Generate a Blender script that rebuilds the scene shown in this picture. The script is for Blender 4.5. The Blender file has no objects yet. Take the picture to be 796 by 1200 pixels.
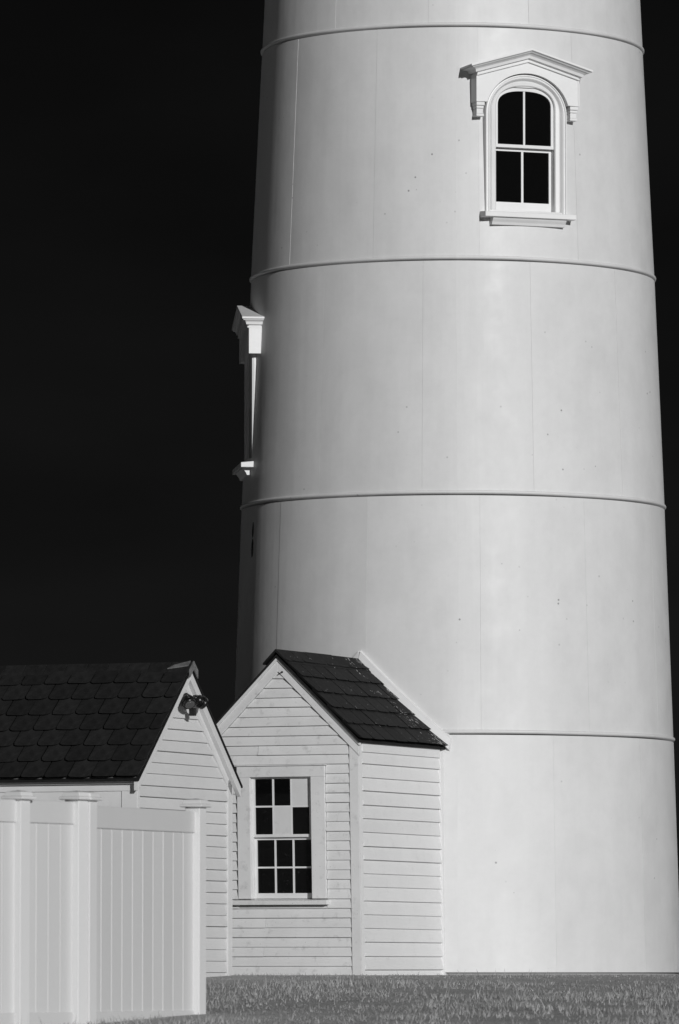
import bpy, bmesh, math, random
from mathutils import Vector, Matrix
R = math.radians
rnd = random.Random(7)
S = bpy.context.scene
COL = S.collection

# ------------------------------------------------------------------ camera
cam_d = bpy.data.cameras.new('camera')
cam_d.sensor_fit = 'HORIZONTAL'
cam_d.sensor_width = 24.0
cam_d.lens = 7287.0 / 796.0 * 24.0            # a long telephoto, about 220 mm
cam_d.clip_end = 6000
cam_d.dof.use_dof = True
cam_d.dof.focus_distance = 66.5
cam_d.dof.aperture_fstop = 3.8
cam = bpy.data.objects.new('camera', cam_d)
COL.objects.link(cam)
cam.location = (-1.27, -69.4, 0.0)
cam.rotation_euler = (R(90 + 4.2225), 0, 0)
S.camera = cam

# ------------------------------------------------------------------ sky, sun, exposure
SUN_AZ, SUN_EL = 23.5, 15.0        # azimuth to the right of the camera's back, elevation
world = bpy.data.worlds.new('World')
S.world = world
world.use_nodes = True
wn = world.node_tree
wn.nodes.clear()
sky = wn.nodes.new('ShaderNodeTexSky')
sky.sky_type = 'NISHITA'
sky.sun_disc = False
sky.sun_elevation = R(SUN_EL)
sky.sun_rotation = R(180 - SUN_AZ)
sky.air_density = 0.6
sky.dust_density = 0.2
bw = wn.nodes.new('ShaderNodeRGBToBW')        # black-and-white picture, sky darkened by a deep filter
bg = wn.nodes.new('ShaderNodeBackground')
bg.inputs['Strength'].default_value = 0.00092
wo = wn.nodes.new('ShaderNodeOutputWorld')
wn.links.new(sky.outputs[0], bw.inputs[0])
wtc = wn.nodes.new('ShaderNodeTexCoord')       # the thinnest veil of cloud over the whole sky
wmp = wn.nodes.new('ShaderNodeMapping'); wmp.inputs['Scale'].default_value = (9, 9, 30)
wno = wn.nodes.new('ShaderNodeTexNoise'); wno.inputs['Scale'].default_value = 1.0; wno.inputs['Detail'].default_value = 4.0
wmr = wn.nodes.new('ShaderNodeMapRange')
for i_, v_ in zip((1, 2, 3, 4), (0.3, 0.7, 0.72, 1.2)): wmr.inputs[i_].default_value = v_
wmu = wn.nodes.new('ShaderNodeMath'); wmu.operation = 'MULTIPLY'
wn.links.new(wtc.outputs['Generated'], wmp.inputs[0]); wn.links.new(wmp.outputs[0], wno.inputs['Vector'])
wn.links.new(wno.outputs['Fac'], wmr.inputs[0]); wn.links.new(wmr.outputs[0], wmu.inputs[0]); wn.links.new(bw.outputs[0], wmu.inputs[1])
wn.links.new(wmu.outputs[0], bg.inputs['Color'])
wn.links.new(bg.outputs[0], wo.inputs['Surface'])

sun_d = bpy.data.lights.new('sun', 'SUN')
sun_d.energy = 2.75
sun_d.angle = R(0.53)
sun_d.color = (1, 1, 1)
sun = bpy.data.objects.new('sun', sun_d)
COL.objects.link(sun)
to_sun = Vector((math.sin(R(SUN_AZ)) * math.cos(R(SUN_EL)), -math.cos(R(SUN_AZ)) * math.cos(R(SUN_EL)), math.sin(R(SUN_EL))))
sun.rotation_euler = to_sun.to_track_quat('Z', 'Y').to_euler()
sun.location = to_sun * 60

S.view_settings.view_transform = 'Standard'
S.view_settings.look = 'None'
S.view_settings.exposure = 0.0
S.view_settings.gamma = 1.0
S.view_settings.use_curve_mapping = False
S.cycles.max_bounces = 8
S.cycles.diffuse_bounces = 4

# ------------------------------------------------------------------ materials
def new_mat(name):
    m = bpy.data.materials.new(name)
    m.use_nodes = True
    nt = m.node_tree
    return m, nt, nt.nodes['Principled BSDF']

def g(v):
    return (v, v, v, 1)

def node(nt, t, **kw):
    n = nt.nodes.new(t)
    for k, v in kw.items():
        setattr(n, k, v)
    return n

def ramp(nt, src, p0, v0, p1, v1):
    r = node(nt, 'ShaderNodeMapRange')
    r.clamp = True
    for i, v in zip((1, 2, 3, 4), (p0, p1, v0, v1)):
        r.inputs[i].default_value = v
    nt.links.new(src, r.inputs[0])
    return r.outputs[0]

def math_n(nt, op, a, b=None):
    n = node(nt, 'ShaderNodeMath', operation=op)
    for i, v in enumerate((a, b)):
        if v is None:
            continue
        if isinstance(v, (int, float)):
            n.inputs[i].default_value = v
        else:
            nt.links.new(v, n.inputs[i])
    return n.outputs[0]

def coords(nt, scale=(1, 1, 1)):
    tc = node(nt, 'ShaderNodeTexCoord')
    mp = node(nt, 'ShaderNodeMapping')
    mp.inputs['Scale'].default_value = scale
    nt.links.new(tc.outputs['Object'], mp.inputs['Vector'])
    return mp.outputs[0]

def noise(nt, vec, scale, detail=4, rough=0.55):
    n = node(nt, 'ShaderNodeTexNoise')
    n.inputs['Scale'].default_value = scale
    n.inputs['Detail'].default_value = detail
    n.inputs['Roughness'].default_value = rough
    nt.links.new(vec, n.inputs['Vector'])
    return n.outputs['Fac']

def grey(nt, val, sock):
    c = node(nt, 'ShaderNodeCombineColor')
    for i in range(3):
        nt.links.new(val, c.inputs[i])
    nt.links.new(c.outputs[0], sock)

def bump(nt, p, h, strength, dist):
    b = node(nt, 'ShaderNodeBump')
    b.inputs['Strength'].default_value = strength
    b.inputs['Distance'].default_value = dist
    nt.links.new(h, b.inputs['Height'])
    nt.links.new(b.outputs[0], p.inputs['Normal'])

def paint(name, base, rough=0.45, var=0.05, scale=(1, 1, 1), grain=0.15, dirt=0.0, seed_scale=3.0):
    """white-ish oil paint on wood: faint mottling, smudges, brush grain"""
    m, nt, p = new_mat(name)
    v = coords(nt, scale)
    n1 = noise(nt, v, seed_scale, 5)
    oi = node(nt, 'ShaderNodeObjectInfo')
    val = ramp(nt, n1, 0.3, base * (1 - var), 0.7, base * (1 + var))
    val = math_n(nt, 'MULTIPLY', val, ramp(nt, oi.outputs['Random'], 0, 0.965, 1, 1.03))
    if dirt > 0:
        n2 = noise(nt, coords(nt, (1, 1, 1)), 9.0, 6, 0.65)
        val = math_n(nt, 'MULTIPLY', val, ramp(nt, n2, 0.56, 1.0, 0.74, 1.0 - dirt))
        n4 = noise(nt, coords(nt, (1, 1, 1)), 45.0, 3, 0.6)
        val = math_n(nt, 'MULTIPLY', val, ramp(nt, n4, 0.68, 1.0, 0.75, 1.0 - dirt * 1.3))
    grey(nt, val, p.inputs['Base Color'])
    p.inputs['Roughness'].default_value = rough
    n3 = noise(nt, coords(nt, (4, 4, 40)), 6.0, 4)
    bump(nt, p, n3, grain, 0.004)
    return m

M = {}
M['trim'] = paint('painted_trim', 0.76, 0.42, 0.04, dirt=0.05)
M['clap_front'] = paint('painted_clapboard_weathered', 0.715, 0.5, 0.05, (1, 1, 1), 0.4, dirt=0.30)
M['clap_side'] = paint('painted_clapboard', 0.78, 0.45, 0.03, (1, 1, 1), 0.25, dirt=0.08)
M['clap_shed'] = paint('painted_shed_clapboard', 0.66, 0.5, 0.03, (1, 1, 1), 0.2, dirt=0.05)
M['shed_trim'] = paint('painted_shed_trim', 0.70, 0.45, 0.04, dirt=0.06)
M['vinyl'] = paint('white_vinyl_lit', 0.77, 0.38, 0.015, (1, 1, .2), 0.03)  # posts: their stronger light is put into a paler tone
M['vinyl_shaded'] = paint('white_vinyl_shaded', 0.655, 0.38, 0.015, (1, 1, .2), 0.03)  # panels: same vinyl, weaker light painted in as a darker tone
M['board_pane'] = paint('painted_board_pane', 0.66, 0.6, 0.06, dirt=0.2)

# tower: cast iron under thick white paint
m, nt, p = new_mat('painted_cast_iron')
tc = node(nt, 'ShaderNodeTexCoord')
sep = node(nt, 'ShaderNodeSeparateXYZ')
nt.links.new(tc.outputs['Object'], sep.inputs[0])
geo = node(nt, 'ShaderNodeNewGeometry')
sepw = node(nt, 'ShaderNodeSeparateXYZ')
nt.links.new(geo.outputs['Position'], sepw.inputs[0])
th = math_n(nt, 'ARCTAN2', sepw.outputs[0], sepw.outputs[1])
cmb = node(nt, 'ShaderNodeCombineXYZ')          # unrolled wall: metres round the shaft, metres up
nt.links.new(math_n(nt, 'MULTIPLY', th, 2.35), cmb.inputs[0])
nt.links.new(sepw.outputs[2], cmb.inputs[2])
def wall_map(sx, sz):
    mp = node(nt, 'ShaderNodeMapping')
    mp.inputs['Scale'].default_value = (sx, 1, sz)
    nt.links.new(cmb.outputs[0], mp.inputs[0])
    return mp.outputs[0]
big = noise(nt, wall_map(1, .6), 1.1, 4, 0.5)
val = ramp(nt, big, 0.32, 0.675, 0.68, 0.72)
streak = noise(nt, wall_map(4, .5), 1.0, 5, 0.65)
val = math_n(nt, 'MULTIPLY', val, ramp(nt, streak, 0.3, 0.965, 0.6, 1.0))
patch = noise(nt, wall_map(1, .9), 3.1, 5, 0.6)
val = math_n(nt, 'MULTIPLY', val, ramp(nt, patch, 0.36, 0.972, 0.60, 1.01))
mott = noise(nt, wall_map(1, 1), 12.0, 5, 0.65)
val = math_n(nt, 'MULTIPLY', val, ramp(nt, mott, 0.35, 0.975, 0.6, 1.0))
oi = node(nt, 'ShaderNodeObjectInfo')
val = math_n(nt, 'MULTIPLY', val, ramp(nt, oi.outputs['Random'], 0, 0.975, 1, 1.02))
vor = node(nt, 'ShaderNodeTexVoronoi')          # rust freckles, in loose groups
vor.inputs['Scale'].default_value = 11.0
nt.links.new(wall_map(1, 1), vor.inputs['Vector'])
dots = ramp(nt, vor.outputs['Distance'], 0.08, 1.0, 0.15, 0.0)
grp = ramp(nt, noise(nt, wall_map(1, 1), 0.9, 3), 0.50, 0.0, 0.60, 1.0)
rare = node(nt, 'ShaderNodeSeparateColor')
nt.links.new(vor.outputs['Color'], rare.inputs[0])
pick = ramp(nt, rare.outputs[0], 0.80, 0.0, 0.85, 1.0)
spots = math_n(nt, 'MULTIPLY', math_n(nt, 'MULTIPLY', dots, grp), pick)
fine = ramp(nt, noise(nt, wall_map(1, .55), 30.0, 4, .75), 0.66, 0.0, 0.80, 0.4)
spots = math_n(nt, 'MAXIMUM', math_n(nt, 'MULTIPLY', spots, 0.6), math_n(nt, 'MULTIPLY', fine, grp))
val = math_n(nt, 'MULTIPLY', val, math_n(nt, 'SUBTRACT', 1.0, spots))
grey(nt, val, p.inputs['Base Color'])
nt.links.new(ramp(nt, patch, 0.35, 0.46, 0.65, 0.60), p.inputs['Roughness'])
h1 = noise(nt, wall_map(3.4, .16), 1.0, 4, 0.6)
h2 = noise(nt, wall_map(1, .8), 2.2, 3, 0.5)
hh = math_n(nt, 'ADD', math_n(nt, 'MULTIPLY', h1, 0.65), math_n(nt, 'MULTIPLY', h2, 0.7))
bump(nt, p, hh, 0.32, 0.016)
M['iron'] = m

def dark_mat(name, base, rough, var=0.4, speck=False):
    m, nt, p = new_mat(name)
    v = coords(nt)
    oi = node(nt, 'ShaderNodeObjectInfo')
    n1 = noise(nt, v, 14.0, 5, 0.65)
    val = ramp(nt, n1, 0.3, base * (1 - var), 0.72, base * (1 + var))
    val = math_n(nt, 'MULTIPLY', val, ramp(nt, oi.outputs['Random'], 0, 0.78, 1, 1.22))
    if speck:
        # droppings and flaked paint on the slates near the tower
        gp = node(nt, 'ShaderNodeNewGeometry').outputs['Position']
        s2 = node(nt, 'ShaderNodeSeparateXYZ')
        nt.links.new(gp, s2.inputs[0])
        rad = math_n(nt, 'SQRT', math_n(nt, 'ADD', math_n(nt, 'MULTIPLY', s2.outputs[0], s2.outputs[0]), math_n(nt, 'MULTIPLY', s2.outputs[1], s2.outputs[1])))
        f = noise(nt, gp, 24.0, 3, 0.6)
        dens = ramp(nt, rad, 2.5, 0.10, 3.1, -0.06)
        blot = ramp(nt, math_n(nt, 'ADD', f, dens), 0.625, 0.0, 0.65, 1.0)
        clus = ramp(nt, noise(nt, gp, 4.2, 2), 0.46, 0.0, 0.52, 1.0)
        blot = math_n(nt, 'MULTIPLY', blot, clus)
        val = math_n(nt, 'ADD', val, math_n(nt, 'MULTIPLY', blot, 0.38))
    grey(nt, val, p.inputs['Base Color'])
    p.inputs['Roughness'].default_value = rough
    p.inputs['Specular IOR Level'].default_value = 0.22
    bump(nt, p, noise(nt, coords(nt, (1, 1, 1)), 30.0, 5, .6), 0.35, 0.004)
    return m
M['slate'] = dark_mat('dark_slate', 0.017, 0.7)
M['slate_speck'] = dark_mat('dark_slate_spotted', 0.011, 0.75, speck=True)
M['roof_base'] = dark_mat('roofing_felt', 0.012, 0.8)
M['lead'] = dark_mat('grey_lead', 0.10, 0.6)
M['rusty'] = dark_mat('grey_ridge_metal', 0.16, 0.55)

m, nt, p = new_mat('dark_window_glass')
v = coords(nt)
d1 = ramp(nt, noise(nt, v, 38.0, 4, 0.7), 0.63, 0.0, 0.76, 1.0)
grey(nt, ramp(nt, d1, 0, 0.004, 1, 0.06), p.inputs['Base Color'])
nt.links.new(ramp(nt, d1, 0, 0.06, 1, 0.5), p.inputs['Roughness'])
p.inputs['IOR'].default_value = 1.5
M['glass'] = m

m, nt, p = new_mat('clean_dark_glass')
p.inputs['Base Color'].default_value = g(0.004)
p.inputs['Roughness'].default_value = 0.05
bump(nt, p, noise(nt, coords(nt), 5.0, 2), 0.08, 0.01)
M['glass_clean'] = m
m, nt, p = new_mat('black_enamel')
p.inputs['Base Color'].default_value = g(0.012)
p.inputs['Roughness'].default_value = 0.28
M['black'] = m
m, nt, p = new_mat('lamp_lens')
p.inputs['Base Color'].default_value = g(0.10)
p.inputs['Roughness'].default_value = 0.12
M['lens'] = m
m, nt, p = new_mat('wall_core')
p.inputs['Base Color'].default_value = g(0.35)
p.inputs['Roughness'].default_value = 0.8
M['core'] = m

m, nt, p = new_mat('turf')
v = coords(nt)
grey(nt, ramp(nt, noise(nt, v, 2.0, 8, .7), 0.3, 0.34, 0.7, 0.50), p.inputs['Base Color'])
p.inputs['Roughness'].default_value = 0.95
bump(nt, p, noise(nt, v, 18.0, 6, .7), 0.8, 0.05)
M['turf'] = m
m, nt, p = new_mat('grass_blades')
v = coords(nt)
grey(nt, ramp(nt, noise(nt, v, 3.0, 6, .7), 0.32, 0.15, 0.68, 0.50), p.inputs['Base Color'])
p.inputs['Roughness'].default_value = 0.7
M['grass'] = m

# ------------------------------------------------------------------ helpers
def tag(o, label, cat, group=None, kind=None):
    if label: o['label'] = label
    if cat: o['category'] = cat
    if group: o['group'] = group
    if kind: o['kind'] = kind
    return o

def empty(name, loc=(0, 0, 0), rz=0.0):
    o = bpy.data.objects.new(name, None)
    o.location = loc
    o.rotation_euler = (0, 0, rz)
    o.empty_display_size = 0.2
    COL.objects.link(o)
    return o

def link(name, me, mat, parent=None, loc=None, rz=None):
    o = bpy.data.objects.new(name, me)
    if mat is not None and not me.materials:
        me.materials.append(mat)
    COL.objects.link(o)
    if parent is not None:
        o.parent = parent
    if loc is not None: o.location = loc
    if rz is not None: o.rotation_euler = (0, 0, rz)
    return o

def mesh(name, verts, faces, smooth=False):
    me = bpy.data.meshes.new(name)
    me.from_pydata([tuple(v) for v in verts], [], faces)
    bm = bmesh.new(); bm.from_mesh(me)
    bmesh.ops.recalc_face_normals(bm, faces=bm.faces)
    bm.to_mesh(me); bm.free()
    if smooth:
        for q in me.polygons: q.use_smooth = True
    return me

class MB:
    """collects shapes for one mesh"""
    def __init__(s): s.v, s.f, s.sm = [], [], []
    def add(s, verts, faces, smooth=False):
        b = len(s.v)
        s.v += [tuple(v) for v in verts]
        s.f += [tuple(b + i for i in f) for f in faces]
        s.sm += [smooth] * len(faces)
        return s
    def box(s, x0, x1, y0, y1, z0, z1):
        v = [(x, y, z) for z in (z0, z1) for y in (y0, y1) for x in (x0, x1)]
        return s.add(v, [(0, 2, 3, 1), (4, 5, 7, 6), (0, 1, 5, 4), (2, 6, 7, 3), (0, 4, 6, 2), (1, 3, 7, 5)])
    def hexa(s, a, b):
        """two quads (four points each) joined"""
        return s.add(list(a) + list(b), [(0, 1, 2, 3), (7, 6, 5, 4), (0, 4, 5, 1), (1, 5, 6, 2), (2, 6, 7, 3), (3, 7, 4, 0)])
    def prism(s, poly, fn0, fn1):
        n = len(poly)
        v = [fn0(q) for q in poly] + [fn1(q) for q in poly]
        f = [tuple(range(n)), tuple(range(2 * n - 1, n - 1, -1))] + [(i, (i + 1) % n, n + (i + 1) % n, n + i) for i in range(n)]
        return s.add(v, f)
    def strip_ring(s, outer, inner, y0, y1):
        """band between two open outlines (x,z), from y0 to y1"""
        n = len(outer)
        v = [(x, y0, z) for x, z in outer] + [(x, y0, z) for x, z in inner] + [(x, y1, z) for x, z in outer] + [(x, y1, z) for x, z in inner]
        f = []
        for i in range(n - 1):
            f += [(i, i + 1, n + i + 1, n + i), (2*n + i, 3*n + i, 3*n + i + 1, 2*n + i + 1),
                  (i, 2*n + i, 2*n + i + 1, i + 1), (n + i, n + i + 1, 3*n + i + 1, 3*n + i)]
        f += [(0, n, 3*n, 2*n), (n - 1, 3*n - 1, 4*n - 1, 2*n - 1)]
        return s.add(v, f)
    def cyl(s, p0, p1, r0, r1, n=14, smooth=True):
        p0, p1 = Vector(p0), Vector(p1)
        d = (p1 - p0).normalized()
        a = d.orthogonal().normalized(); b = d.cross(a)
        v = []
        for p, r in ((p0, r0), (p1, r1)):
            v += [p + (a * math.cos(2*math.pi*i/n) + b * math.sin(2*math.pi*i/n)) * r for i in range(n)]
        base = len(s.v)
        s.v += [tuple(q) for q in v]
        for i in range(n):
            s.f.append(tuple(base + k for k in (i, (i+1) % n, n + (i+1) % n, n + i))); s.sm.append(smooth)
        s.f.append(tuple(base + k for k in range(n - 1, -1, -1))); s.sm.append(False)
        s.f.append(tuple(base + k for k in range(n, 2*n))); s.sm.append(False)
        return s
    def build(s, name, mat, parent=None, loc=None, rz=None, bevel=0.0):
        me = bpy.data.meshes.new(name)
        me.from_pydata(s.v, [], s.f)
        for q, sm in zip(me.polygons, s.sm): q.use_smooth = sm
        bm = bmesh.new(); bm.from_mesh(me)
        bmesh.ops.recalc_face_normals(bm, faces=bm.faces)
        bm.to_mesh(me); bm.free()
        o = link(name, me, mat, parent, loc, rz)
        if bevel:
            md = o.modifiers.new('bevel', 'BEVEL')
            md.width = bevel; md.segments = 2; md.limit_method = 'ANGLE'; md.angle_limit = R(50)
        return o

# ------------------------------------------------------------------ ground
def ground_z(x, y):
    # level round the tower, then a long fall towards the photographer
    t = max(0.0, min(1.0, (-5.0 - y) / 70.0))
    z = -0.045 - 1.95 * t * (1.15 - 0.15 * t)
    far = math.hypot(x, y)
    if far > 90:
        z -= min(9.0, (far - 90) * 0.03)
    return z
xs = sorted(set([-3000, -1200, -500, -200, -120, -80, -50, 3000, 1200, 500, 200, 120, 80, 50] + list(range(-30, 31, 2))))
ys = sorted(set([-3000, -1200, -500, -250, -150, -110, 3000, 1200, 500, 200, 120, 80, 50] + list(range(-90, 31, 2)) + [-5]))
vs = [(x, y, ground_z(x, y) + (0.02 * math.sin(x * 1.3 + y * .7) * math.cos(y * .9) if (abs(x) < 31 and -90 < y < -9) else 0)) for y in ys for x in xs]
nx = len(xs)
fs = [(j*nx + i, j*nx + i + 1, (j+1)*nx + i + 1, (j+1)*nx + i) for j in range(len(ys) - 1) for i in range(nx - 1)]
gr = link('ground', mesh('ground', vs, fs, True), M['turf'])
tag(gr, 'grassy ground falling gently away from the lighthouse', None, kind='structure')

# ------------------------------------------------------------------ lighthouse tower
RINGS = [(-0.02, 2.531), (2.575, 2.453), (5.17, 2.364), (7.735, 2.261), (10.31, 2.138), (12.6, 2.03)]
def tower_r(z):
    for (z0, r0), (z1, r1) in zip(RINGS, RINGS[1:]):
        if z <= z1 or z1 == RINGS[-1][0]:
            return r0 + (r1 - r0) * (z - z0) / (z1 - z0)
tower = empty('lighthouse_tower', (0, 0, -0.02))
tag(tower, 'huge white cast iron lighthouse tower banded by dark horizontal rings', 'lighthouse')
TO = Vector((0, 0, 0.02))

def az_pt(az, r, z):
    return (math.sin(az) * r, -math.cos(az) * r, z + TO.z)

def plate_mesh(z0, z1, r0, r1, width_deg, hole=None, az_c=0.0, dr=0.0):
    nu = 30
    zs = [z0 + (z1 - z0) * i / 4 for i in range(5)]
    us = [-width_deg / 2 + width_deg * i / nu for i in range(nu + 1)]
    if hole:
        ha, hw, hz0, hz1 = hole
        zs = sorted(set(zs + [hz0, hz1]))
    verts, faces = [], []
    nz = len(zs)
    for z in zs:
        r = r0 + (r1 - r0) * (z - z0) / (z1 - z0) + dr
        for u in us:
            verts.append(az_pt(R(u) + az_c, r, z))
    n1 = nu + 1
    for j in range(nz - 1):
        for i in range(nu):
            if hole:
                a = az_c + R((us[i] + us[i+1]) / 2)
                rr = r0 + (r1 - r0) * ((zs[j] + zs[j+1]) / 2 - z0) / (z1 - z0)
                da = (a - ha + math.pi) % (2*math.pi) - math.pi
                if abs(da) * rr < hw and hz0 <= (zs[j] + zs[j+1]) / 2 <= hz1:
                    continue
            faces.append((j*n1 + i, j*n1 + i + 1, (j+1)*n1 + i + 1, (j+1)*n1 + i))
    # returns: the plate's edges turn inwards
    b = len(verts)
    rim = [(0, j) for j in range(nz)] , [(nu, j) for j in range(nz)]
    for side in rim:
        k0 = len(verts)
        for i, j in side:
            z = zs[j]
            r = r0 + (r1 - r0) * (z - z0) / (z1 - z0) + dr
            verts.append(az_pt(R(us[i]) + az_c, r, z))
            verts.append(az_pt(R(us[i]) + az_c, r - 0.03, z))
        for j in range(nz - 1):
            faces.append((k0 + 2*j, k0 + 2*j + 2, k0 + 2*j + 3, k0 + 2*j + 1))
    k0 = len(verts)                      # top edge return
    for u in us:
        verts.append(az_pt(R(u) + az_c, r1 + dr, zs[-1])); verts.append(az_pt(R(u) + az_c, r1 + dr - .03, zs[-1]))
    for i in range(nu): faces.append((k0 + 2*i, k0 + 2*i + 2, k0 + 2*i + 3, k0 + 2*i + 1))
    me = bpy.data.meshes.new('plate')
    me.from_pydata(verts, [], faces)
    nf = len(faces) - 2 * (nz - 1) - nu
    for i, q in enumerate(me.polygons):
        q.use_smooth = i < nf
    return me

WIN_A = dict(az=R(20.4), z=0.02, inset=0.06, hole=(R(20.4), 0.42, 8.26, 9.62))
WIN_B = dict(az=R(-84.0), z=-2.585, inset=0.08, hole=(R(-84.0), 0.46, 8.26 - 2.585, 9.62 - 2.585))
TIER_OFF = [-5.0, -24.0, -9.2, -23.6, -8.0]
for k in range(5):
    (z0, r0), (z1, r1) = RINGS[k], RINGS[k+1]
    gap = 0.0006 / r0
    for q in range(12):
        ac = R(TIER_OFF[k] + 15 + 30 * q)
        hole = None
        if k == 3 and abs(((ac - WIN_A['az'] + math.pi) % (2*math.pi)) - math.pi) < R(27): hole = WIN_A['hole']
        if k == 2 and abs(((ac - WIN_B['az'] + math.pi) % (2*math.pi)) - math.pi) < R(27): hole = WIN_B['hole']
        me = plate_mesh(z0 + 0.004, z1 - 0.038, r0, r1 + (r0 - r1) * .038 / (z1 - z0), 30 - 2 * math.degrees(gap), hole, ac, rnd.choice((0, .001, .002)))
        link('plate', me, M['iron'], tower)
# bands where the tiers are bolted together
for k in range(1, 5):
    z0, r0 = RINGS[k]
    prof = [(-0.03, -0.030), (-0.002, -0.024), (0.010, -0.020), (0.019, -0.010), (0.021, 0.002), (0.016, 0.012), (0.004, 0.016), (-0.03, 0.018)]
    n = 360
    vv = [az_pt(2*math.pi*i/n, r0 + dr, z0 + dz + 0.0015 * math.sin(i * .13)) for i in range(n) for dr, dz in prof]
    m_ = len(prof)
    ff = [(i*m_ + j, i*m_ + j + 1, ((i+1) % n)*m_ + j + 1, ((i+1) % n)*m_ + j) for i in range(n) for j in range(m_ - 1)]
    me = bpy.data.meshes.new('band'); me.from_pydata(vv, [], ff)
    for q in me.polygons: q.use_smooth = True
    link('band', me, M['iron'], tower)
b = MB()
vv = [az_pt(2*math.pi*i/96, r, z) for r, z in ((2.12, -0.3), (2.12, 3), (1.95, 8), (1.7, 12.6)) for i in range(96)]
ff = [(k*96 + i, k*96 + (i+1) % 96, (k+1)*96 + (i+1) % 96, (k+1)*96 + i) for k in range(3) for i in range(96)] + [tuple(range(288, 384))]
link('brick_lining', mesh('lining', vv, ff, True), M['core'], tower)
vv = [az_pt(2*math.pi*i/180, r, z) for r, z in ((2.50, -0.5), (2.50, -0.012), (2.2, -0.01)) for i in range(180)]
ff = [(k*180 + i, k*180 + (i+1) % 180, (k+1)*180 + (i+1) % 180, (k+1)*180 + i) for k in range(2) for i in range(180)]
link('plinth', mesh('plinth', vv, ff, True), M['core'], tower)

# rust scars on the shaded side, below the edge-on window
for zc, hh_ in ((4.86, .10), (4.67, .13)):
    pts = []
    for i in range(12):
        t = 2 * math.pi * i / 12
        pts.append((math.cos(t) * .03 * rnd.uniform(.6, 1.1), math.sin(t) * hh_ * rnd.uniform(.7, 1.1)))
    b = MB()
    b.prism(pts, lambda q: az_pt(R(-69.5) + q[0] / 2.37, tower_r(zc + q[1]) - .004, zc + q[1]), lambda q: az_pt(R(-69.5) + q[0] / 2.37, tower_r(zc + q[1]) + .005, zc + q[1]))
    b.build('rust_scar', M['roof_base'], tower)
# ---- arched window with a pedimented hood (casing carries the rest)
def arch(hw, zs, zt, zb, e=2.0, n=24):
    pts = [(hw, zb)]
    for i in range(n + 1):
        t = math.pi * i / n
        cx, sx = math.cos(t), math.sin(t)
        pts.append((hw * math.copysign(abs(cx) ** (2 / e), cx), zs + (zt - zs) * abs(sx) ** (2 / e)))
    pts.append((-hw, zb))
    return pts

def resample(path, n):
    L = [0]
    for a, b_ in zip(path, path[1:]): L.append(L[-1] + math.dist(a, b_))
    out = []
    for i in range(n):
        d = L[-1] * i / (n - 1)
        k = 0
        while k < len(L) - 2 and L[k+1] < d: k += 1
        t = (d - L[k]) / max(1e-9, L[k+1] - L[k])
        out.append((path[k][0] + (path[k+1][0] - path[k][0]) * t, path[k][1] + (path[k+1][1] - path[k][1]) * t))
    return out

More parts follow.
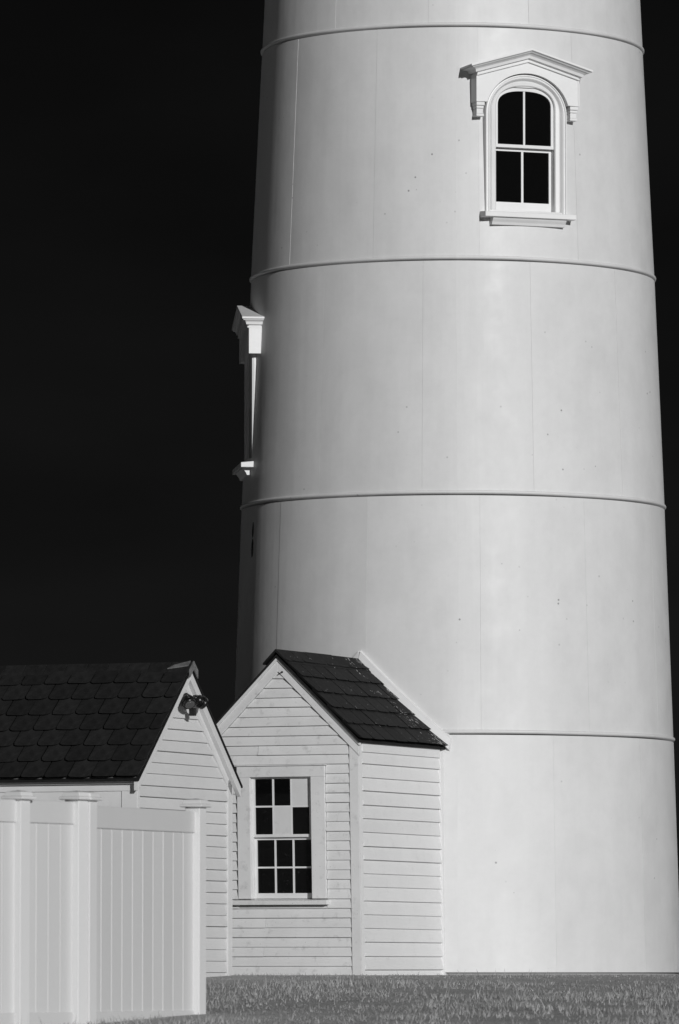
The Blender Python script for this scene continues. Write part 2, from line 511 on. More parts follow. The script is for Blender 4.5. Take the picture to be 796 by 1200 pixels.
def tower_window(w, label, brackets=True):
    az, dz = w['az'], w['z']
    r0 = tower_r(8.2 + dz) - w['inset']
    zo = dz - TO.z + 0.04          # local z of the part runs with world z
    c = MB()
    prof_c = [(0, .2), (0, -.012), (.06, -.036), (.16, -.038), (.20, -.026), (.24, -.024), (.28, -.034), (.34, -.034), (.42, -.024), (.50, -.008), (.56, .006), (.58, .008), (.60, -.006), (.66, -.010), (.92, -.006), (1.0, .004), (1.0, .16)]
    outl = []
    for t, y in prof_c:
        pts = arch(.482 - .137 * t, 9.30 + .07 * t * t, 9.742 - .130 * t, 8.21, 2.0 + .3 * t * t, 32)
        outl.append([(x, y, z) for x, z in pts])
    npt = len(outl[0])
    c.add([q for o_ in outl for q in o_], [(i*npt + j, i*npt + j + 1, (i+1)*npt + j + 1, (i+1)*npt + j) for i in range(len(outl) - 1) for j in range(npt - 1)])
    cas = c.build('window', M['trim'], tower, (math.sin(az) * r0, -math.cos(az) * r0, zo), az)
    cas['label'] = label
    # hood board with arch cut out
    h = MB()
    outer = resample([(.606, 9.41), (.606, 9.715), (0, 9.885), (-.606, 9.715), (-.606, 9.41)], 41)
    inner = resample([q for q in arch(.492, 9.30, 9.747, 9.41, 2.0, 60)[1:-1] if q[1] > 9.408], 41)
    h.strip_ring(outer, inner, -0.075, 0.16)
    h.build('hood_board', M['trim'], cas)
    f = MB()                                   # thin raised edge of the hood board
    f.strip_ring(outer, [(x * .985, z - .016) if abs(x) < .6 else (x * .975, z) for x, z in outer], -0.083, -0.0751)
    f.build('hood_bead', M['trim'], cas)
    # raking cornices, one moulding each side
    prof = [(0.16, -.135), (-.092, -.135), (-.100, -.130), (-.100, -.112), (-.084, -.110), (-.084, -.098), (-.125, -.092), (-.128, -.080), (-.134, -.062), (-.155, -.046), (-.183, -.038), (-.192, -.028), (-.182, -.025), (-.182, -.020), (-.214, -.017), (-.214, .004), (.16, 0.02)]
    for sgn in (1, -1):
        k = MB()                                  # mitred at the corner and returned to the wall
        pf = [(y if brackets or y > -.1 else -.1 + (y + .1) * .55, z) for y, z in prof[1:-1]]
        n = len(pf)
        xe_ = [.592 + max(0, -y - .088) * .95 for y, z in pf]
        a = [(0, y, 10.0 + z) for y, z in pf]
        e = [(sgn * x, y, 10.0 - .288 * x + z) for x, (y, z) in zip(xe_, pf)]
        d = [(sgn * x, .16, 10.0 - .288 * x + z) for x, (y, z) in zip(xe_, pf)]
        bk_ = [(0, .16, 10.0 + z) for y, z in pf]
        ff = []
        for i in range(n - 1):
            ff += [(i, i + 1, n + i + 1, n + i), (n + i, n + i + 1, 2*n + i + 1, 2*n + i)]
        ff += [(n - 1, 2*n - 1, 3*n - 1, 4*n - 1), (0, 3*n, 2*n, n)]
        k.add(a + e + d + bk_, ff)
        k.build('hood_cornice', M['trim'], cas)
        q = MB()
        x0, x1 = sorted((sgn * .502, sgn * .598))
        q.box(x0, x1, -.066, .16, 9.372, 9.409)
        q.box(x0 + .006, x1 - .006, -.050, .16, 9.342, 9.37)
        q.box(x0 + .010, x1 - .010, -.040, .16, 9.285, 9.34)
        q.box(x0 + .004, x1 - .004, -.052, .16, 9.255, 9.283)
        if brackets: q.build('hood_bracket', M['trim'], cas, bevel=.004)
    # sill and apron
    s = MB()
    s.add([(x, y, z) for x in (-.535, .535) for y, z in ((-.165, 8.150), (-.165, 8.205), (.15, 8.235), (.15, 8.150))],
          [(0, 1, 2, 3), (7, 6, 5, 4), (0, 4, 5, 1), (1, 5, 6, 2), (2, 6, 7, 3), (3, 7, 4, 0)])
    s.build('sill', M['trim'], cas, bevel=.006)
    a = MB()
    pr = [(.1, 8.149), (-.135, 8.149), (-.12, 8.125), (-.10, 8.10), (-.088, 8.072), (.1, 8.072)]
    n = len(pr)
    a.add([(-.43, y, z) for y, z in pr] + [(.43, y, z) for y, z in pr], [tuple(range(n)), tuple(range(2*n-1, n-1, -1))] + [(i, (i+1) % n, n+(i+1) % n, n+i) for i in range(n)])
    a.build('apron', M['trim'], cas)
    # upper sash, in front; lower sash one step back
    u = MB()
    u.strip_ring(arch(.344, 9.37, 9.612, 8.95, 2.3), arch(.313, 9.40, 9.563, 8.95, 2.5), 0.03, 0.075)
    u.box(-.344, .344, 0.026, 0.078, 8.938, 8.972)
    u.box(-.011, .011, 0.036, 0.07, 8.972, 9.56)
    u.build('upper_sash', M['trim'], cas)
    l = MB()
    l.box(-.344, -.312, 0.09, 0.13, 8.235, 8.94); l.box(.312, .344, 0.09, 0.13, 8.235, 8.94)
    l.box(-.312, .312, 0.088, 0.13, 8.235, 8.345); l.box(-.312, .312, 0.09, 0.13, 8.905, 8.94)
    l.box(-.0125, .0125, 0.093, 0.128, 8.345, 8.905)
    l.build('lower_sash', M['trim'], cas)
    top = arch(.313, 9.40, 9.563, 8.972, 2.5)
    for sgn in (1, -1):
        poly = [(x, z) for x, z in top if x * sgn > 0.005] if sgn > 0 else [(x, z) for x, z in top if x < -0.005]
        poly = poly + [(sgn * .011, poly[-1][1] if sgn > 0 else 8.972)]
        if sgn > 0: poly = poly + [(.011, 8.972)]
        else: poly = [(-.011, poly[0][1])] + poly
        gl = MB()
        gl.prism(poly, lambda q: (q[0], 0.052, q[1]), lambda q: (q[0], 0.057, q[1]))
        gl.build('glass_pane', M['glass_clean'], cas)
        gl = MB(); x0, x1 = sorted((sgn * .0125, sgn * .312))
        gl.box(x0, x1, 0.108, 0.113, 8.345, 8.905)
        gl.build('glass_pane', M['glass_clean'], cas)
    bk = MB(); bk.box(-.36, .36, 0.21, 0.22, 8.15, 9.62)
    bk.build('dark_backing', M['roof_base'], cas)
    return cas
tower_window(WIN_A, 'arched window high on the sunny side of the tower')
tower_window(WIN_B, 'arched window seen edge on at the shaded side of the tower', False)

# ------------------------------------------------------------------ clapboards
def clap(parent, mat, quad, face_fn, thick=0.024, jit=0.002):
    """quad: (xl0,xr0,z0, xl1,xr1,z1) board outline; face_fn(x, out, z) -> point"""
    xl0, xr0, z0, xl1, xr1, z1 = quad
    if xr0 - xl0 < 0.015: return
    j0, j1 = rnd.uniform(-jit, jit), rnd.uniform(-jit, jit)
    t = thick * rnd.uniform(.75, 1.3)
    b = MB()
    b.hexa([face_fn(xl0, t, z0 + j0), face_fn(xr0, t, z0 + j1), face_fn(xr1, 0.0035, z1), face_fn(xl1, 0.0035, z1)],
           [face_fn(xl0, -.02, z0 + j0), face_fn(xr0, -.02, z0 + j1), face_fn(xr1, -.02, z1), face_fn(xl1, -.02, z1)])
    return b.build('clapboard', mat, parent)

# ------------------------------------------------------------------ entrance house on the tower
PH = R(24)
HX, HY = -1.865, -4.152
house = empty('entry_house', (HX, HY, -0.06), -PH)
tag(house, 'small white clapboard entry house with dark slate gable roof built against the tower', 'house')
HZ = 0.06
W = 0.905                       # half width of the front
SH = -0.0165                    # the old frame leans a little
EAVE, APEX = 2.36, 3.245        # underside lines at the wall
def hp(x, y, z):                # house-local point, racked
    return (x + SH * z, y, z + HZ)
def hpart(mb_v): pass
class HB(MB):
    def add(s, verts, faces, smooth=False):
        return MB.add(s, [hp(*v) for v in verts], faces, smooth)
def gable_x(z):
    return W if z <= EAVE else W * (APEX - z) / (APEX - EAVE)

wall = HB()
for poly in ([(-W + .02, -.4), (W - .06, -.4), (W - .06, .72), (-W + .02, .72)], [(-W + .02, .72), (-.352, .72), (-.352, 2.05), (-W + .02, 2.05)],
             [(.36, .72), (W - .06, .72), (W - .06, 2.05), (.36, 2.05)], [(-W + .02, 2.05), (W - .06, 2.05), (W - .06, EAVE), (0, APEX), (-W + .02, EAVE)]):
    wall.prism(poly, lambda q: (q[0], 0.022, q[1]), lambda q: (q[0], .12, q[1]))
front = wall.build('front_wall', M['core'], house)
sw = HB()
sw.box(W - .05, W - .022, .03, 2.36, -.4, EAVE - .01)
side = sw.build('side_wall', M['core'], house)
sw = HB(); sw.box(-W, -W + .0195, .0225, 2.2, -.4, EAVE - .01)
sw.build('rear_side_wall', M['trim'], house)

# window opening in the front
WX, CW = 0.013, 0.505
CT, CB = 2.145, 0.755
CBW = 0.105                     # corner board width
ff = lambda x, o, z: hp(x, 0.02 - o, z)
z = -0.15
row = 0
while z < APEX - 0.10:
    z1 = z + 0.1005
    L0 = R0 = (W - CBW if z < EAVE - .03 else gable_x(z) - .115)
    L1 = (W - CBW if z1 < EAVE - .03 else gable_x(z1) - .115)
    L1 = min(L1, L0)
    if L0 < 0.03: break
    L1 = max(L1, 0.004)
    gapx = 0.005
    if row in (3, 6, 24):              # courses pieced from two boards
        sx = rnd.uniform(-.3, .3)
        clap(front, M['clap_front'], (-L0 + gapx, sx - .002, z, -L1 + gapx * .5, sx - .002, z1 + .004), ff)
        clap(front, M['clap_front'], (sx + .002, L0 - gapx, z, sx + .002, L1 - gapx * .5, z1 + .004), ff)
    elif z1 < CB - .07 or z > CT:
        clap(front, M['clap_front'], (-L0 + gapx, L0 - gapx, z, -L1 + gapx * .5, L1 - gapx * .5, z1 + .004), ff)
    else:
        a, c_ = WX - CW - .005, WX + CW + .006
        clap(front, M['clap_front'], (-L0 + gapx, a, z, -L1 + gapx, a, z1 + .004), ff)
        clap(front, M['clap_front'], (c_, L0 - gapx, z, c_, L1 - gapx, z1 + .004), ff)
        if z1 > CT + .01:
            clap(front, M['clap_front'], (a, c_, CT + .012, a, c_, z1 + .004), ff)
        if z < CB - .08:
            clap(front, M['clap_front'], (a, c_, z, a, c_, min(z1, CB - .075)), ff)
    z = z1
    row += 1
# side clapboards, wider courses
fs_ = lambda y, o, z: hp(W - .022 + o, y, z)
z = -0.13
while z < EAVE - .02:
    z1 = min(z + 0.1435, EAVE + .01)
    clap(side, M['clap_side'], (0.098, 2.32, z, 0.098, 2.32, z1 + .004), fs_, 0.027, .004)
    z = z1
# corner boards
b = HB(); b.box(W - CBW, W, -.006, .0215, -.4, EAVE + .03); b.build('corner_board', M['clap_front'], house, bevel=.003)
b = HB(); b.box(W - .021, W - .001, .0225, .095, -.4, EAVE - .015); b.build('corner_board', M['clap_side'], house, bevel=.003)
b = HB(); b.box(-W, -W + CBW, -.012, .0215, -.4, EAVE + .03); b.build('corner_board', M['clap_front'], house, bevel=.003)
b = HB(); b.box(W - .0205, W + .012, 2.16, 2.40, -.4, EAVE - .012); b.build('tower_side_trim', M['clap_side'], house, bevel=.004)
b = HB(); b.box(W - .0195, W + .006, .0955, 2.16, EAVE - .075, EAVE + .02); b.build('eave_board', M['clap_side'], house, bevel=.003)
# rake boards on the gable
PT = (APEX - EAVE) / W
for sgn in (1, -1):
    b = HB()
    x_e = W + .012
    z_e = APEX - PT * x_e
    t = .118
    pts = [(0, APEX + .012), (sgn * x_e, z_e + .012), (sgn * x_e, z_e + .012 - t), (0, APEX + .012 - t * 1.02)]
    b.prism(pts, lambda q: (q[0], -.014, q[1]), lambda q: (q[0], .0185, q[1]))
    b.build('rake_board', M['clap_front'], house, bevel=.003)
    b = HB()
    pts = [(0, APEX + .045), (sgn * (x_e + .012), z_e + .045 - .012 * PT), (sgn * (x_e + .012), z_e + .012 - .012 * PT), (0, APEX + .0125)]
    b.prism(pts, lambda q: (q[0], -.03, q[1]), lambda q: (q[0], .02, q[1]))
    b.build('rake_moulding', M['clap_front'], house)
b = HB(); b.cyl((.0, -.014, APEX - .055), (.0, -.026, APEX - .055), .010, .010, 10); b.cyl((.0, -.02, APEX - .055), (-.035, -.03, APEX - .075), .006, .006, 8)
b.build('wire_hook', M['black'], house)
# roof: deck, slates, ridge boards
deck = HB()
for sgn in (1, -1):
    xe = W + .03
    za, ze = APEX + .046, APEX + .046 - PT * xe
    deck.prism([(0, za), (sgn * xe, ze), (sgn * xe, ze + .022), (0, za + .024)], lambda q: (q[0], -.05, q[1]), lambda q: (q[0], 2.5 if sgn > 0 else 1.9, q[1]))
roof = deck.build('roof', M['roof_base'], house)
SL = math.hypot(1, PT)          # slope factor
def slate_outline(w, l, clip):
    # x across, s down the slope (0 = head, l = tail)
    c = clip
    return [(-w/2, 0), (w/2, 0), (w/2, l - c), (w/2 - c*.35, l - c*.3), (w/2 - c, l), (-w/2 + c, l), (-w/2 + c*.35, l - c*.3), (-w/2, l - c)]
def slate_mesh(w, l, clip, th):
    o = slate_outline(w, l, clip)
    n = len(o)
    # local: x across, y down-slope, z out of the roof; the tail lifts over the course below
    uc = th * 1.1           # hand-split edges slope back underneath
    v = [(x * (1 - .6 * uc / w), min(y, l - uc * 1.2) if y > l * .5 else y, th * .1 + y / l * th * .9) for x, y in o] + [(x + rnd.uniform(-.002, .002), y + rnd.uniform(-.004, .004), th * 1.1 + y / l * th * .9) for x, y in o]
    f = [tuple(range(n)), tuple(range(2*n - 1, n - 1, -1))] + [(i, (i+1) % n, n + (i+1) % n, n + i) for i in range(n)]
    return mesh('slate', v, f)
def slope_matrix(px, py, pz, across, down):
    a, d = Vector(across).normalized(), Vector(down).normalized()
    n = a.cross(d)
    if n.z < 0: n = -n
    m_ = Matrix((a, d, n)).transposed().to_4x4()
    m_.translation = (px, py, pz)
    return m_

exp_s = 0.1655 * SL / PT        # exposure along the slope
xe = W + .045
z_eave_top = APEX + .075 - PT * xe
SWD = 0.30
slates = [slate_mesh(SWD - .012, exp_s * 1.28, rnd.uniform(.018, .036), .024) for _ in range(7)]
for k in range(6):
    tail_x = xe - k * exp_s / SL
    for q in range(-1, 9):
        yc = -.055 + SWD * (q + .5) + (0.15 if k % 2 else 0) + rnd.uniform(-.004, .004)
        w_l, w_r = yc - SWD/2, yc + SWD/2
        if w_r < -.02 or w_l > 2.45: continue
        w_l2, w_r2 = max(w_l, -.058), w_r
        head_x = tail_x - exp_s * 1.28 / SL
        head_z = APEX + .072 - PT * head_x
        if head_x < 0.02:
            ln = max(.06, (tail_x - .03) * SL); head_x = .03; head_z = APEX + .072 - PT * .03
        else: ln = exp_s * 1.28
        if abs(w_l2 - w_l) > .001 or ln < exp_s * 1.27:
            me = slate_mesh(max(.05, w_r2 - w_l2 - .012), ln, .014, .024)
        else: me = rnd.choice(slates)
        o = link('slate', me, M['slate_speck'], roof)
        hx, hy, hz = hp(head_x, (w_l2 + w_r2) / 2, head_z)
        o.matrix_local = slope_matrix(hx, hy, hz + rnd.uniform(0, .006), (0, -1, 0), (1, rnd.uniform(-.012, .012), -PT))
# ridge boards
for sgn in (1, -1):
    y0 = -.07
    for q in range(6):
        y1 = y0 + .36
        b = HB()
        top = APEX + .128 + rnd.uniform(-.003, .004)
        wd = .15
        b.hexa([(0, y0 + .003, top), (0, y1, top), (0, y1, top - .03), (0, y0 + .003, top - .03)],
               [(sgn * wd, y0 + .003, top - wd * PT), (sgn * wd, y1, top - wd * PT), (sgn * wd, y1, top - wd * PT - .018), (sgn * wd, y0 + .003, top - wd * PT - .018)])
        if sgn > 0 or q < 3: b.build('ridge_slate', M['slate_speck'], roof)
        y0 = y1
# cant board between roof and tower, following the curve of the shaft
inv = Matrix.Rotation(PH, 3, 'Z')
def house_world(x, y, z):
    q = Matrix.Rotation(-PH, 3, 'Z') @ Vector(hp(x, y, z))
    return q + Vector((HX, HY, -HZ))
def tower_y(x, z, off):
    lo, hi = 0.3, 2.9
    for _ in range(40):
        mid = (lo + hi) / 2
        q = house_world(x, mid, z)
        if math.hypot(q.x, q.y) > tower_r(z) + off: lo = mid
        else: hi = mid
    return lo
st = MB()
N = 28
rows = []
for i in range(N + 1):
    x = (W + .075) * i / N - .0
    zr = APEX + .075 - PT * x
    rows.append((hp(x, tower_y(x, zr + .02, .045), zr + .02), hp(x + .02, tower_y(x + .02, zr + .13, .036), zr + .13), hp(x + .02, tower_y(x + .02, zr + .14, -.03), zr + .145), hp(x, tower_y(x, zr - .02, -.03), zr - .02)))
vv = [q for r_ in rows for q in r_]
fq = [(i*4 + j, i*4 + (j+1) % 4, (i+1)*4 + (j+1) % 4, (i+1)*4 + j) for i in range(N) for j in range(4)] + [(0, 1, 2, 3), tuple(N*4 + j for j in (3, 2, 1, 0))]
st.add(vv, fq)
st.build('roof_cant_board', M['clap_side'], house)
# small broken edge behind the ridge on the far slope
st = MB(); rows = []
for i in range(N + 1):
    x = -.55 * i / N
    zr = APEX + .075 + PT * x
    rows.append((hp(x, tower_y(x, zr + .02, .045), zr + .02), hp(x, tower_y(x, zr + .13, .036), zr + .13), hp(x, tower_y(x, zr + .14, -.03), zr + .145), hp(x, tower_y(x, zr - .02, -.03), zr - .02)))
st.add([q for r_ in rows for q in r_], fq)
st.build('roof_cant_board', M['clap_side'], house)

# ---- house window: casing > sashes, panes, sill
c = HB()
c.box(WX - CW, WX - .358, -.016, .03, CB, 2.03)
c.box(WX + .345, WX + CW, -.016, .03, CB, 2.03)
c.box(WX - CW, WX + CW, -.0175, .03, 2.031, CT)
c.box(WX - CW - .02, WX + CW + .02, -.034, .03, CT + .001, CT + .012)
c.box(WX - .360, WX - .3445, .0305, .12, CB, 2.03)       # jambs
c.box(WX + .3265, WX + .347, .0305, .12, CB, 2.03)
c.box(WX - .36, WX + .347, .0305, .12, 2.034, 2.046)
hwin = c.build('window', M['clap_front'], house, bevel=.002)
hwin['label'] = 'twelve pane window with two panes boarded white'
s = HB()
s.add([(x, y, z) for x in (WX - CW - .055, WX + CW + .03) for y, z in ((-.068, .690), (-.068, .735), (.10, .757), (.10, .690))],
      [(0, 1, 2, 3), (7, 6, 5, 4), (0, 4, 5, 1), (1, 5, 6, 2), (2, 6, 7, 3), (3, 7, 4, 0)])
s.build('sill', M['clap_front'], hwin, bevel=.005)
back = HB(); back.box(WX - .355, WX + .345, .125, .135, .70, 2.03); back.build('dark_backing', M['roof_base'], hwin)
def sash(name, z0, z1, y0, y1, zmid, bot, topr, stile, boards):
    x0, x1 = WX - .344, WX + .326
    b = HB()
    b.box(x0, x0 + stile, y0, y1, z0, z1); b.box(x1 - stile, x1, y0, y1, z0, z1)
    b.box(x0 + stile, x1 - stile, y0 - .002, y1, z0, z0 + bot); b.box(x0 + stile, x1 - stile, y0, y1, z1 - topr, z1)
    gx0, gx1 = x0 + stile, x1 - stile
    cw = (gx1 - gx0) / 3
    mw = .009
    for k in (1, 2): b.box(gx0 + k*cw - mw, gx0 + k*cw + mw, y0 + .004, y1 - .004, z0 + bot, z1 - topr)
    for k in range(3): b.box(gx0 + k*cw + (mw if k else 0), gx0 + (k+1)*cw - (mw if k < 2 else 0), y0 + .005, y1 - .005, zmid - mw, zmid + mw)
    b.build(name, M['trim'], hwin)
    for r_, (a, e) in enumerate(((z0 + bot, zmid - mw), (zmid + mw, z1 - topr))):
        for k in range(3):
            p_ = HB()
            px0, px1 = gx0 + k*cw + (mw if k else 0), gx0 + (k+1)*cw - (mw if k < 2 else 0)
            if (r_, k) in boards:
                p_.box(px0 + .0005, px1 - .0005, y0 + .006, y0 + .014, a + .0005, e - .0005)
                o = p_.build('boarded_pane', M['board_pane'], hwin)
                o['label'] = 'white painted board in place of glass'
            else:
                p_.box(px0 + .0005, px1 - .0005, y0 + .016, y0 + .020, a + .0005, e - .0005)
                p_.build('glass_pane', M['glass'], hwin)
sash('upper_sash', 1.40, 2.033, .035, .068, 1.722, .03, .022, .022, {(1, 2), (0, 1)})
sash('lower_sash', .758, 1.40, .072, .105, 1.083, .055, .028, .022, set())

# ------------------------------------------------------------------ shed on the left
GA = R(67)
shed = empty('shed', (-3.296, -7.2, -0.14), GA)
tag(shed, 'white clapboard shed with steep scalloped slate roof behind the fence', 'shed')
SZ = 0.14
class SB(MB):
    def add(s, verts, faces, smooth=False):
        return MB.add(s, [(x, y, z + SZ) for x, y, z in verts], faces, smooth)
SWW = 2.33
SC = 1.165
S_AP, S_EA = 3.035, 1.965        # wall apex / wall top at the corners
SP = (S_AP - S_EA) / SC
SLEN = 3.6
b = SB()
b.prism([(0, -.5), (SWW, -.5), (SWW, S_EA), (SC, S_AP), (0, S_EA)], lambda q: (q[0], .022, q[1]), lambda q: (q[0], SLEN, q[1]))
gw = b.build('gable_wall', M['core'], shed)
def sg(z): return SC if z <= S_EA else SC * (S_AP - z) / (S_AP - S_EA)
sf = lambda x, o, z: (x, .02 - o, z + SZ)
z = -0.13
while z < S_AP - .2:
    z1 = z + .1172
    h0 = (sg(z) - (.0 if z < S_EA else .10)); h1 = (sg(z1) - (.0 if z1 < S_EA else .10)); h1 = min(h0, h1)
    l0 = SC - h0 + (.05 if z < S_EA else 0); l1 = SC - h1 + (.05 if z1 < S_EA else 0)
    r0 = SC + h0 - (.115 if z < S_EA else 0); r1 = SC + h1 - (.115 if z1 < S_EA else 0)
    clap(gw, M['clap_shed'], (l0, min(r0, 2.21), z, max(l1, l0), min(r1, r0, 2.21), z1 + .004), sf, .025, .003)
    z = z1
b = SB(); b.box(2.215, SWW, -.012, .0215, -.5, S_EA + .0); b.build('corner_board', M['shed_trim'], shed, bevel=.003)
b = SB(); b.box(0.0, .046, -.012, .0215, -.5, S_EA + .0); b.build('corner_board', M['shed_trim'], shed, bevel=.003)
b = SB(); b.box(-.02, -.0005, -.0125, .16, -.5, S_EA - .17); b.build('corner_board', M['shed_trim'], shed, bevel=.003)
b = SB(); b.box(-.012, -.0005, .168, SLEN, -.5, S_EA - .17); b.build('side_panel', M['shed_trim'], shed)
b = SB(); b.box(-.024, -.0005, -.0132, SLEN, S_EA - .169, S_EA - .10); b.build('frieze_board', M['shed_trim'], shed, bevel=.003)
b = SB(); b.box(-.062, -.0005, -.0136, SLEN, S_EA - .099, S_EA - .055); b.build('fascia', M['shed_trim'], shed, bevel=.003)
b = SB(); b.box(-.098, -.0005, -.036, SLEN, S_EA - .0535, S_EA - .030); b.build('drip_edge', M['lead'], shed, bevel=.004)
# rakes
for sgn in (1, -1):
    ov = .10
    xe_ = SC + ov
    for nm, y0, y1, a_, t in (('frieze_rake', -.012, .0205, -.018, .10), ('rake_board', -.06, -.0125, .028, .105)):
        b = SB()
        pts = [(SC, S_AP + a_), (SC + sgn * xe_, S_AP + a_ - SP * xe_), (SC + sgn * xe_, S_AP + a_ - SP * xe_ - t), (SC, S_AP + a_ - t * 1.03)]
        if nm == 'frieze_rake' :
            pts = [(SC, S_AP + a_), (SC + sgn * SC * .985, S_AP + a_ - SP * SC * .985), (SC + sgn * SC * .985, S_AP + a_ - SP * SC * .985 - t - .06), (SC, S_AP + a_ - t - .06)]
        b.prism(pts, lambda q: (q[0], y0, q[1]), lambda q: (q[0], y1, q[1]))
        b.build(nm, M['shed_trim'], shed, bevel=.003)
deck = SB()
for sgn in (1, -1):
    xe_ = SC + .115
    za = S_AP + .030
    deck.prism([(SC, za), (SC + sgn * xe_, za - SP * xe_), (SC + sgn * xe_, za - SP * xe_ + .02), (SC, za + .022)], lambda q: (q[0], -.075, q[1]), lambda q: (q[0], SLEN + .05, q[1]))
sroof = deck.build('roof', M['roof_base'], shed)
SSL = math.hypot(1, SP)
ex = 0.1645 * SSL / SP
SW2 = .262
sms = [slate_mesh(SW2 - .013, ex * 1.3, .034 + .004 * i_, .027) for i_ in range(6)]
for k in range(8):
    tail = SC + .13 - k * ex / SSL
    head = tail - ex * 1.3 / SSL
    if tail < .10: break
    ln = ex * 1.3
    cut = False
    if head < .02: head = .02; ln = (tail - head) * SSL; cut = True
    hz = S_AP + .054 - SP * head
    for q in range(-1, 15):
        yl = -.085 + SW2 * q + (.131 if k % 2 else 0) + rnd.uniform(-.005, .005)
        yr = yl + SW2
        if yr < -.03: continue
        yl2 = max(yl, -.085)
        me = rnd.choice(sms) if (not cut and yl2 == yl) else slate_mesh(yr - yl2 - .013, ln, .034, .027)
        o = link('slate', me, M['slate'], sroof)
        o.matrix_local = slope_matrix(SC - head, (yl2 + yr) / 2, hz + SZ + rnd.uniform(0, .006), (rnd.uniform(-.012, .012), 1, 0), (-1, rnd.uniform(-.012, .012), -SP))
y0 = -.09
q = 0
while y0 < SLEN:
    y1 = y0 + .235
    for sgn in (1, -1):
        b = SB()
        top = S_AP + .105 + rnd.uniform(-.002, .003)
        wd = .115
        sk = .06 * (1 if sgn < 0 else 0)
        b.hexa([(SC, y0 + .012, top), (SC, y1, top), (SC, y1, top - .016), (SC, y0 + .012, top - .016)],
               [(SC + sgn * wd, y0 + .012, top - wd * SP), (SC + sgn * wd, y1, top - wd * SP), (SC + sgn * wd, y1, top - wd * SP - .016), (SC + sgn * wd, y0 + .003, top - wd * SP - .016)])
        b.build('ridge_slate', M['slate'], sroof)
    y0 = y1; q += 1
b = SB()      # weathered metal cap at the peak
for sgn in (1, -1):
    b.hexa([(SC, -.1, S_AP + .112), (SC, -.1, S_AP + .03), (SC, -.088, S_AP + .03), (SC, -.088, S_AP + .112)],
           [(SC + sgn * .1, -.1, S_AP + .112 - .1 * SP), (SC + sgn * .1, -.1, S_AP + .03 - .1 * SP), (SC + sgn * .1, -.088, S_AP + .03 - .1 * SP), (SC + sgn * .1, -.088, S_AP + .112 - .1 * SP)])
b.build('peak_cap', M['rusty'], shed)
b = SB(); b.hexa([(SC - .06, -.06, S_AP + .068), (SC + .0, -.06, S_AP + .118), (SC + .0, -.06, S_AP + .108), (SC - .06, -.06, S_AP + .058)],
                 [(SC - .09, .16, S_AP + .040), (SC - .05, .10, S_AP + .076), (SC - .05, .10, S_AP + .066), (SC - .09, .16, S_AP + .030)])
b.build('bent_flashing', M['rusty'], shed)

# ------------------------------------------------------------------ floodlight under the shed's peak (own thing, fixed to the gable)
def shed_world(x, y, z):
    q = Matrix.Rotation(GA, 3, 'Z') @ Vector((x, y, 0))
    return (q.x - 3.296, q.y - 7.2, z)
fl = empty('floodlight', shed_world(SC - .06, -.03, 2.735), GA)
tag(fl, 'black twin-headed security floodlight under the peak of the shed gable', 'floodlight')
b = MB(); b.cyl((0, .015, 0), (0, -.045, 0), .062, .058, 18); b.cyl((0, -.045, 0), (0, -.06, 0), .045, .03, 16)
b.build('mounting_box', M['black'], fl)
def lamp(sx, tilt, ang):
    b = MB()
    b.cyl((sx * .03, -.05, .0), (sx * .13, -.08, .02), .016, .016, 10)
    c0 = Vector((sx * .13, -.08, .02))
    d = Vector((sx * math.sin(ang), -math.cos(ang), -tilt)).normalized()
    b.cyl(c0 - d * .065, c0 - d * .03, .022, .040, 16)
    b.cyl(c0 - d * .03, c0 + d * .05, .040, .062, 18)
    b.cyl(c0 + d * .05, c0 + d * .085, .066, .066, 18)
    o = b.build('lamp_head', M['black'], fl)
    l = MB(); l.cyl(c0 + d * .0855, c0 + d * .095, .055, .045, 18); l.build('lens', M['lens'], o)
    for k in range(3):
        l = MB(); e = c0 + d * (.0 + .02 * k); l.cyl(e, e + d * .007, .058 + .006 * k, .058 + .006 * k, 16); l.build('cooling_rib', M['black'], o)
lamp(-1, 1.1, .7)
lamp(1, .5, 1.1)
b = MB(); b.cyl((-.0, -.05, -.03), (-.0, -.075, -.075), .014, .014, 10); b.box(-.03, .03, -.11, -.05, -.15, -.07)
b.build('motion_sensor', M['black'], fl, bevel=.006)

# ------------------------------------------------------------------ vinyl fence
fence = empty('vinyl_fence', (-2.5, -15.5, -0.34), 0)
tag(fence, 'white vinyl privacy fence with capped posts in front of the shed', 'fence')
FZ = 0.34
PW = 0.14
def fpost(x, y, ang, top):
    b = MB()
    h = PW / 2
    b.box(-h, h, -h, h, -.4, top + FZ)
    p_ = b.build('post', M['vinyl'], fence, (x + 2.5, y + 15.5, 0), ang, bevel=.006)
    c_ = MB()
    t = top + FZ
    def ring(hw, z): return [(-hw, -hw, z), (hw, -hw, z), (hw, hw, z), (-hw, hw, z)]
    lv = [ring(.098, t - .012), ring(.106, t - .006), ring(.106, t + .012), ring(.088, t + .02), ring(.080, t + .045), ring(.076, t + .052), ring(.004, t + .066)]
    v = [q for l in lv for q in l]
    f = [(i*4 + j, i*4 + (j+1) % 4, (i+1)*4 + (j+1) % 4, (i+1)*4 + j) for i in range(len(lv) - 1) for j in range(4)] + [(3, 2, 1, 0), tuple(len(v) - 4 + j for j in range(4))]
    c_.add(v, f)
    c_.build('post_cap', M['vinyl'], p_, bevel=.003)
    return p_
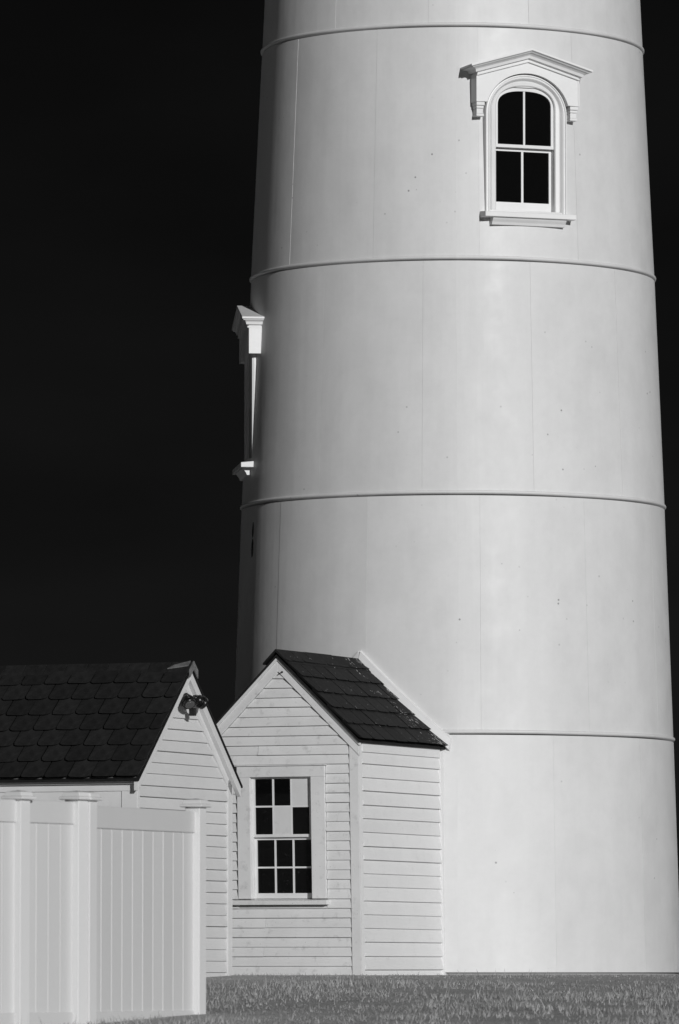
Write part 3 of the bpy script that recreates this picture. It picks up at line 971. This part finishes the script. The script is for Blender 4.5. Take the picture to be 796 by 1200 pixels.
def fpanel(x0, y0, x1, y1, rail_top, bw):
    ang = math.atan2(y1 - y0, x1 - x0)
    L = math.hypot(x1 - x0, y1 - y0)
    loc = (x0 + 2.5, y0 + 15.5, FZ)
    b = MB(); b.box(PW/2 - .004, L - PW/2 + .004, -.026, .026, rail_top - .185, rail_top)
    b.build('rail', M['vinyl_shaded'], fence, loc, ang, bevel=.006)
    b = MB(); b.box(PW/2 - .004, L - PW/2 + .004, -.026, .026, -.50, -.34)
    b.build('rail', M['vinyl_shaded'], fence, loc, ang, bevel=.006)
    n = max(2, round((L - PW) / bw))
    w = (L - PW) / n
    h = MB()
    # board: flat face with a raised tongue edge
    h.prism([(0.0, -.010), (w - .010, -.010), (w - .007, -.0075), (w - .002, -.0075), (w, -.012), (w, .010), (0, .010)], lambda q: (q[0], q[1], -.345), lambda q: (q[0], q[1], rail_top - .184))
    me = None
    for k in range(n):
        if me is None:
            o = h.build('board', M['vinyl_shaded'], fence); me = o.data
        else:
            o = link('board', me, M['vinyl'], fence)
        o.location = (loc[0] + math.cos(ang) * (PW/2 + k*w), loc[1] + math.sin(ang) * (PW/2 + k*w), FZ)
        o.rotation_euler = (0, 0, ang)
A2, A1 = R(66), R(58)
pr = Vector((-2.515, -15.5))
L2 = 2.14
pb = pr - Vector((math.cos(A2), math.sin(A2))) * L2
pa = pb - Vector((math.cos(A1), math.sin(A1))) * .143
L1 = .84
pc = pa - Vector((math.cos(A1), math.sin(A1))) * L1
pd = pc - Vector((math.cos(A1), math.sin(A1))) * 1.2
fpost(pr.x, pr.y, A2, 1.425)
fpost(pb.x, pb.y, A2, 1.43)
fpost(pa.x, pa.y, A1, 1.432)
fpost(pc.x, pc.y, A1, 1.415)
fpost(pd.x, pd.y, A1, 1.415)
fpanel(pb.x, pb.y, pr.x, pr.y, 1.377, .205)
fpanel(pc.x, pc.y, pa.x, pa.y, 1.402, .19)
fpanel(pd.x, pd.y, pc.x, pc.y, 1.402, .19)

# ------------------------------------------------------------------ turf: short uneven grass, one mass
gv, gf = [], []
def blade(x, y, h, w):
    z = ground_z(x, y) - .01
    a = rnd.uniform(0, math.pi)
    dx, dy = math.cos(a) * w, math.sin(a) * w
    lx, ly = rnd.gauss(0, .35) * h, rnd.gauss(0, .35) * h
    b_ = len(gv)
    gv.extend([(x - dx, y - dy, z), (x + dx, y + dy, z), (x + lx * .5 + dx * .7, y + ly * .5 + dy * .7, z + h * .6), (x + lx * .5 - dx * .7, y + ly * .5 - dy * .7, z + h * .6), (x + lx, y + ly, z + h)])
    gf.extend([(b_, b_ + 1, b_ + 2, b_ + 3), (b_ + 3, b_ + 2, b_ + 4)])
for _ in range(52000):
    y = -4.6 - 22 * rnd.random() ** 1.1
    x = rnd.uniform(-5.6, 2.9)
    if math.hypot(x, y) < 2.75: continue
    bare = math.sin(x * 1.1 + y * .6 + 1.3) * math.sin(x * .7 - y * 1.4) + .5 * math.sin(x * 3.7 + y * 2.9)
    if bare > .45 and rnd.random() < .8: continue
    # keep off the buildings' footprints
    hx_ = (x - HX) * math.cos(PH) - (y - HY) * math.sin(PH); hy_ = (x - HX) * math.sin(PH) + (y - HY) * math.cos(PH)
    if abs(hx_) < W + .03 and hy_ > -.03: continue
    clump = .5 + .5 * rnd.uniform(.6, 1) * math.sin(x * 2.1 + math.sin(y * 1.7) * 2) * math.cos(y * 1.3 + x)
    h = (.012 + .03 * rnd.random() ** 2 + .045 * clump ** 2) * (0.6 if y > -7 else 1.0)
    if rnd.random() < .02: h *= 2.4
    if bare < -.6: h *= 1.5
    blade(x, y, h, .004)
me = bpy.data.meshes.new('grass'); me.from_pydata(gv, [], gf)
go = link('grass', me, M['grass'])
tag(go, 'short rough grass in front of the tower and fence', 'grass', kind='stuff')
